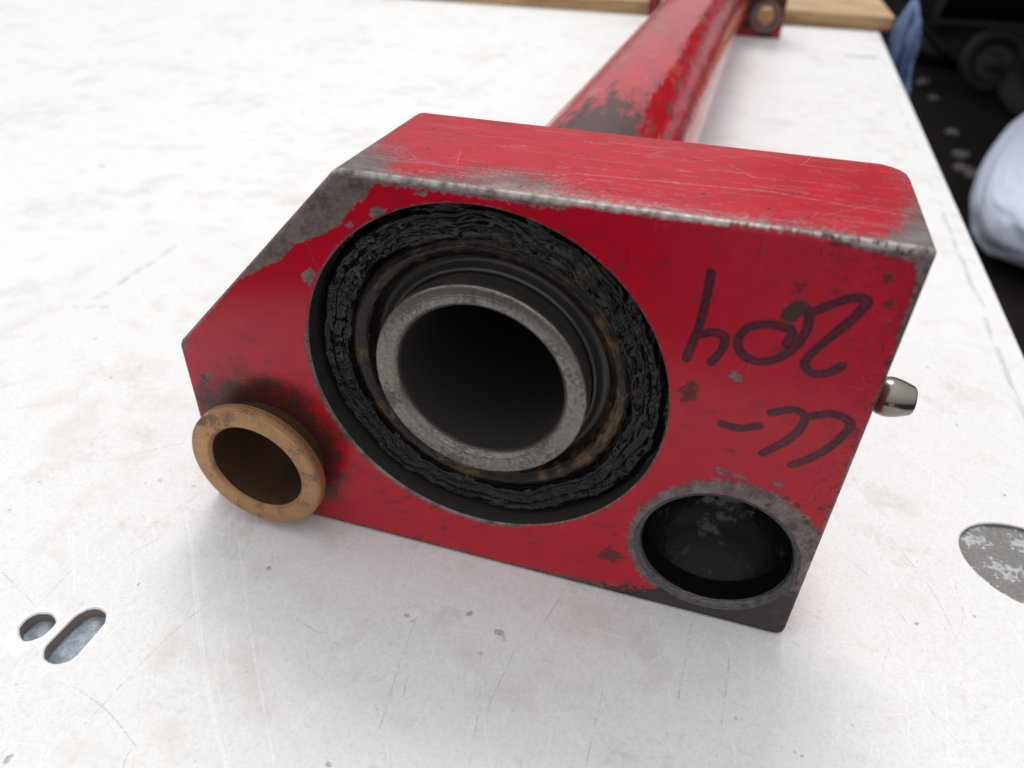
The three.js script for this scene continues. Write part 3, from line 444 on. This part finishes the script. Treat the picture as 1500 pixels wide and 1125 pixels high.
// grease fitting on the right-hand side
const nickel = new THREE.MeshPhysicalMaterial({ color: lin(0.24, 0.215, 0.185), roughness: 0.2, metalness: 0.95 });
{
  const ax = (prof) => { const g = new THREE.LatheGeometry(prof.map(([r, x]) => new THREE.Vector2(r * MM, x * MM)), 48); g.rotateZ(-Math.PI / 2); g.translate(0.1709, 0.0635, -0.0235); return g; };
  const f = mesh('grease_fitting', ax([[2.2, 4], [3.4, 4.9], [4.35, 6.0], [4.75, 7.6], [4.7, 9.0], [4.35, 10.6], [3.5, 13.0], [3.1, 13.4], [1.1, 13.45], [0.9, 13.1], [0.01, 13.0]]), nickel, arm, ARM);
  f.userData.label = 'small shiny grease nipple on the side';
  mesh('fitting_base', ax([[0.01, -0.3], [4.6, -0.3], [4.6, 2.6], [4.0, 3.4], [2.2, 4.0]]), wornMat, f, ARM);
}
// tube and end bracket
const tubeTex = surface(1024, 700, 0, 0, 830, 360, (s, a) => {      // s back along the tube in mm, a round it in degrees (90 = top)
  const q = (a * Math.PI) / 180, cx = Math.cos(q) * 30, cy = Math.sin(q) * 30;
  const f = fbm(cx * 0.05 + s * 0.012, cy * 0.05 + 4 + s * 0.012, 4), g = fbm(s * 0.06, a * 0.11, 4), st = fbm(s * 0.022, a * 0.25 + 40, 4), fi = fbm(s * 0.3, a * 0.5, 3);
  const da = Math.abs(a - 84) / 30, soot = smooth(-0.4, 0.5, 0.85 - (s - 62) / 60 - 0.7 * da * da + 0.9 * g + 0.35 * fi);
  const strip = smooth(0.14, 0.36, st * 0.8 + 0.35 * g + 0.2 * smooth(30, 0, Math.abs(a - 45)) - 0.05) * 0.75;
  const far = 0.55 * smooth(0.1, 0.45, g + 0.5 * f);
  let c = mix3([0.46, 0.008, 0.016], [0.36, 0.006, 0.012], clamp(0.5 + f));
  c = mix3(c, [0.10, 0.075, 0.07], strip * 0.8); c = mix3(c, [0.42, 0.10, 0.07], 0.5 * smooth(0.25, 0.4, fbm(s * 0.03 + 9, a * 0.06, 3)));
  c = mix3(c, [0.07, 0.035, 0.03], far * 0.5); c = mix3(c, [0.045, 0.036, 0.034], soot * 0.93);
  return [...c, 0.15 + 0.35 * soot + 0.05 * g, 0, 0.5 + 0.15 * g];
});
{
  const NS = 80, NA = 96, L = 0.845, g = new THREE.CylinderGeometry(TUBE[2] * MM, TUBE[2] * MM, L - TH * MM + 0.0005, NA, NS, true);
  g.rotateX(Math.PI / 2); g.translate(TUBE[0] * MM, TUBE[1] * MM, -(L + TH * MM - 0.0005) / 2);
  // uv by position
  const p = g.attributes.position, u = g.attributes.uv;
  for (let i = 0; i < p.count; i++) { const row = Math.floor(i / (NA + 1)), col = i % (NA + 1); u.setXY(i, (-p.getZ(i) * 1000 - TH) / 830, ((Math.atan2(p.getY(i) - TUBE[1] * MM, p.getX(i) - TUBE[0] * MM) * 180) / Math.PI + 360) % 360 / 360); void row; void col; }
  const tm = texMat(tubeTex, 0.0008, { specularIntensity: 0.36, side: THREE.DoubleSide });
  const tube = mesh('tube', g.toNonIndexed(), tm, arm, ARM);
  { const uu = tube.geometry.attributes.uv; for (let i = 0; i < uu.count; i += 3) { const v = [uu.getY(i), uu.getY(i + 1), uu.getY(i + 2)]; if (Math.max(...v) - Math.min(...v) > 0.5) v.forEach((q, k) => uu.setY(i + k, q < 0.5 ? q + 1 : q)); } }
  const W = [], WI = [], N = 220, M = 10; for (let i = 0; i < N; i++) for (let k = 0; k < M; k++) { const t = (i / N) * 6.2832, b = (k / M) * 6.2832, rb = 2.3 + 0.35 * Math.sin(t * 58) + 0.3 * noise(t * 9, 3); const r = TUBE[2] + 0.6 + Math.cos(b) * rb; W.push((TUBE[0] + r * Math.cos(t)) * MM, (TUBE[1] + r * Math.sin(t)) * MM, (-TH - 0.6 + Math.sin(b) * rb) * MM); const n = ((i + 1) % N) * M, c = i * M, e = (k + 1) % M; WI.push(c + k, n + k, n + e, c + k, n + e, c + e); }
  const wg = new THREE.BufferGeometry(); wg.setAttribute('position', new THREE.Float32BufferAttribute(W, 3)); wg.setIndex(WI); wg.computeVertexNormals();
  mesh('weld_bead', wg, new THREE.MeshPhysicalMaterial({ color: lin(0.30, 0.012, 0.018), roughness: 0.4, side: THREE.DoubleSide }), arm, ARM);

  const plate = (pts, holes, z0, t, bev = 0.0012) => { const s = new THREE.Shape(pts.map(([x, y]) => new THREE.Vector2(x * MM, y * MM))); for (const [cx, cy, r] of holes) { const h = new THREE.Path(); h.absarc(cx * MM, cy * MM, r * MM, 0, Math.PI * 2, true); s.holes.push(h); } const e = new THREE.ExtrudeGeometry(s, { depth: t - 2 * bev, bevelEnabled: true, bevelSize: bev, bevelThickness: bev, bevelSegments: 2, curveSegments: 40 }); e.translate(0, 0, z0 - t + bev); const pp = e.attributes.position, ee = e.attributes.uv; for (let i = 0; i < pp.count; i++) ee.setXY(i, (pp.getX(i) + (pp.getZ(i) - z0)) / 0.16, (pp.getY(i) + (pp.getZ(i) - z0) * 0.5) / 0.16); return e; };
  const brTex = surface(512, 512, 0, 0, 160, 160, (x, y) => { const f = fbm(x * 0.09, y * 0.09, 4), g = fbm(x * 0.5, y * 0.5 + 4, 3), d = smooth(-0.05, 0.25, 0.9 * f + 0.25 * g + 0.35 * smooth(30, 10, Math.abs(x - 137))); return [...mix3([0.40, 0.008, 0.016], [0.02, 0.014, 0.013], d * 0.95), 0.4 + 0.1 * d, 0, 0.5 + 0.3 * g]; });
  const br = mesh('end_bracket', mergeGeometries([
    plate([[101, 1.3], [156, 1.3], [156, 96], [101, 96]], [[137, 22, 11.4]], -0.84, 0.018),
    plate([[2.5, 14], [8, 14], [8, 96], [2.5, 96]], [], -0.845, 0.06),
    plate([[2, 97.3], [157, 97.3], [157, 112], [2, 112]], [], -0.838, 0.07)]), texMat(brTex, 0.0006, PAINT), arm, ARM);
  br.userData.label = 'red bracket with a round hole at the far end';
  mesh('bracket_collar', new THREE.LatheGeometry([[11.6, -1], [11.6, 3.2], [12.2, 4], [16.2, 4], [17, 3.2], [17, -1]].map(([r, y]) => new THREE.Vector2(r * MM, y * MM)), 64).rotateX(Math.PI / 2).translate(0.137, 0.022, -0.84), new THREE.MeshPhysicalMaterial({ color: lin(0.15, 0.115, 0.095), roughness: 0.5, metalness: 0.5, side: THREE.DoubleSide }), br, ARM);
}

// ---------------------------------------------------------------- the board at the back of the bench
const woodTex = surface(1024, 512, 0, 0, 900, 300, (x, y) => {
  const w = y + 14 * fbm(x * 0.004, y * 0.012, 3), g = fbm(x * 0.006, w * 0.16, 5), fi = fbm(x * 0.05, w * 1.3, 3), s = smooth(0.1, 0.5, fbm(x * 0.012 + 5, y * 0.05, 4));
  return [...mix3(mix3([0.55, 0.36, 0.17], [0.24, 0.125, 0.05], clamp(0.45 + 1.6 * g + 0.5 * fi)), [0.13, 0.07, 0.04], s * 0.6), 0.72, 0, 0.5 + 0.5 * fi];
});
{
  const b = thing('wooden_board', 'flat wooden board lying across the back of the bench', 'board', [-0.21, 0, -1.05]);
  const g = new RoundedBoxGeometry(0.99, 0.0165, 0.24, 3, 0.0022); const p = g.attributes.position, u = g.attributes.uv, n = g.attributes.normal;
  for (let i = 0; i < p.count; i++) u.setXY(i, p.getX(i) / 0.9, (p.getZ(i) + (Math.abs(n.getZ(i)) > 0.7 ? p.getY(i) * 1.5 : 0)) / 0.3);
  const m = mesh('plank', g, texMat(woodTex, 0.0012), b); m.position.y = 0.0084; b.rotation.y = 0.02;
}
// ---------------------------------------------------------------- blue cloth hanging over the bench edge
{
  const c = thing('blue_cloth', 'crumpled blue cloth hanging over the bench edge beside the board', 'cloth', [0.299, -0.15, -0.91]);
  const g = new THREE.SphereGeometry(1, 96, 96), p = g.attributes.position;
  for (let i = 0; i < p.count; i++) { const x = p.getX(i), y = p.getY(i), z = p.getZ(i), k = 1 + 0.5 * fbm(x * 2 + z * 2.4, y * 2.6, 3) + 0.35 * fbm(x * 5, y * 5 + z * 5, 3); p.setXYZ(i, x * k * 0.02, y * 0.18 * (1 + 0.05 * k), z * k * 0.075); }
  g.computeVertexNormals();
  mesh('folded_cloth', g, new THREE.MeshPhysicalMaterial({ color: lin(0.10, 0.15, 0.28), roughness: 0.85, sheen: 0.4, sheenRoughness: 0.6 }), c);
}

// ---------------------------------------------------------------- dark machinery and sacks on the floor beside the bench
const rubber = new THREE.MeshPhysicalMaterial({ color: lin(0.007, 0.0068, 0.0068), roughness: 0.6, specularIntensity: 0.4 });
const iron = new THREE.MeshPhysicalMaterial({ color: lin(0.013, 0.0125, 0.0125), roughness: 0.5, metalness: 0.3, specularIntensity: 0.5 });
function wheel(position, r, tilt, turn, label) {
  const w = thing('scrap_wheel', label, 'wheel', position, 'old wheels lying on the dark floor'); w.rotation.set(tilt, turn, 0);  // a wheel with tyre and hub, not a pulley
  const tyre = []; for (let i = 0; i <= 20; i++) { const a = (i / 20) * 6.2832; tyre.push(new THREE.Vector2(r * 0.78 + Math.cos(a) * r * 0.22 * (1 - 0.15 * Math.abs(Math.sin(a))), Math.sin(a) * r * 0.2 + r * 0.2)); }
  mesh('tyre', new THREE.LatheGeometry(tyre, 48), rubber, w);
  mesh('hub', new THREE.LatheGeometry([[0.001, 0.30], [0.16, 0.30], [0.2, 0.22], [0.45, 0.16], [0.58, 0.26], [0.6, 0.26], [0.6, 0.1], [0.001, 0.1]].map(([a, b]) => new THREE.Vector2(a * r, b * r)), 40), iron, w);
  return w;
}
wheel([1.22, FLOOR + 0.16, -4.15], 0.15, 1.25, 0.2, 'black wheel standing tilted among the dark machinery').name = 'scrap_wheel';
wheel([1.28, FLOOR, -5.1], 0.36, 0.0, 0, 'large black wheel lying flat on the dark floor').name = 'scrap_wheel_001';
wheel([1.6, FLOOR + 0.02, -4.0], 0.36, 0.35, 0.6, 'large black wheel leaning back beyond the long sack').name = 'scrap_wheel_002';
{
  const m = thing('scrap_machine', 'dark iron machine frame standing on the floor beyond the bench', 'machinery', [1.55, FLOOR, -5.6]);
  for (const x of [-0.5, 0.5]) for (const z of [-0.3, 0.3]) mesh('post', new RoundedBoxGeometry(0.09, 0.9, 0.09, 2, 0.01).translate(x, 0.45, z), iron, m);
  mesh('rail', new RoundedBoxGeometry(1.2, 0.12, 0.08, 2, 0.01).translate(0, 0.78, 0.36), iron, m);
  mesh('drum', new THREE.CylinderGeometry(0.26, 0.26, 0.8, 40, 1).rotateZ(Math.PI / 2).translate(0, 0.42, 0.1), iron, m);
  const h = new THREE.CatmullRomCurve3([[-0.55, 0.7, 0.4], [-0.7, 0.4, 0.7], [-0.4, 0.1, 0.9], [0.2, 0.06, 1.0], [0.5, 0.3, 0.8]].map((p) => new THREE.Vector3(...p)));
  mesh('hose', new THREE.TubeGeometry(h, 40, 0.03, 12), rubber, m);
}
{
  const r = rng(33), sm = new THREE.MeshStandardMaterial({ color: lin(0.10, 0.085, 0.09), roughness: 0.9 });
  [[0.985, -3.42, 0.03], [0.965, -3.12, 0.03], [0.95, -2.93, 0.032], [0.985, -2.86, 0.036], [0.965, -2.66, 0.02], [0.99, -4.35, 0.03], [1.0, -4.02, 0.026]].forEach(([x, z, s], k) => {
    const g = mergeVertices(new THREE.IcosahedronGeometry(s, 2).deleteAttribute('uv').deleteAttribute('normal')), p = g.attributes.position;
    for (let i = 0; i < p.count; i++) { const q = 1 + 0.5 * noise(p.getX(i) * 24 + k * 7, p.getZ(i) * 24 + p.getY(i) * 18); p.setXYZ(i, p.getX(i) * q, Math.max(p.getY(i) * 0.6 * q, -s * 0.35), p.getZ(i) * q); }
    g.computeVertexNormals();
    const m = mesh(k ? `pale_stone_${String(k).padStart(3, '0')}` : 'pale_stone', g, sm, scene); m.position.set(x, FLOOR + s * 0.34, z); m.rotation.y = r() * 6;
    m.userData = { label: 'pale lump of rubble on the dark floor beside the bench', category: 'stone', group: 'rubble on the dark floor' };
  });
}
function sack(name, position, sc, turn, seed, label) {
  const g = mergeVertices(new THREE.SphereGeometry(1, 96, 72).deleteAttribute('uv').deleteAttribute('normal')), p = g.attributes.position;
  for (let i = 0; i < p.count; i++) {
    const x = p.getX(i), y = p.getY(i), z = p.getZ(i), e = (v) => Math.sign(v) * Math.pow(Math.abs(v), 0.72);
    const k = 1 + 0.07 * fbm(x * 1.6 + seed, y * 1.8 + z, 3) + 0.025 * Math.abs(fbm(x * 3 + z * 3, y * 5 + seed, 3));
    p.setXYZ(i, e(x) * k * sc[0], Math.max(e(y) * k, -0.93) * sc[1], e(z) * k * sc[2]);
  }
  g.computeVertexNormals();
  const m = mesh(name, g, new THREE.MeshPhysicalMaterial({ color: lin(0.60, 0.64, 0.74), roughness: 0.6 }), scene);
  m.position.set(...position); m.rotation.y = turn; m.userData = { label, category: 'sack' };
  return m;
}
sack('white_sack', [1.2, FLOOR + 0.13, -2.6], [0.27, 0.14, 0.72], -0.34, 3, 'long bluish white sack lying on the floor beside the bench');
sack('small_white_sack', [1.03, FLOOR + 0.075, -1.62], [0.13, 0.08, 0.1], 0.1, 8, 'small white sack lying at the end of the long sack');

{  // added out of frame so the red front face mirrors a pale sheen
  const d = thing('added_mirrored_drum', 'added unseen pale blue drum for the red front face to mirror', 'drum', [0.47, FLOOR, 1.5]);
  const pm = new THREE.MeshPhysicalMaterial({ color: lin(0.66, 0.70, 0.86), roughness: 0.45 });
  mesh('added_drum_body', new THREE.LatheGeometry([[0.01, 0], [0.22, 0], [0.235, 0.015], [0.24, 0.18], [0.25, 0.2], [0.24, 0.22], [0.24, 0.42], [0.25, 0.44], [0.24, 0.46], [0.235, 0.62], [0.21, 0.65]].map(([r, y]) => new THREE.Vector2(r * 1.3, y)), 64), pm, d);
  mesh('lid', new THREE.LatheGeometry([[0.215, 0.648], [0.225, 0.65], [0.225, 0.672], [0.19, 0.675], [0.185, 0.665], [0.01, 0.665]].map(([r, y]) => new THREE.Vector2(r * 1.3, y)), 64), pm, d);
}

renderer.render(scene, camera);
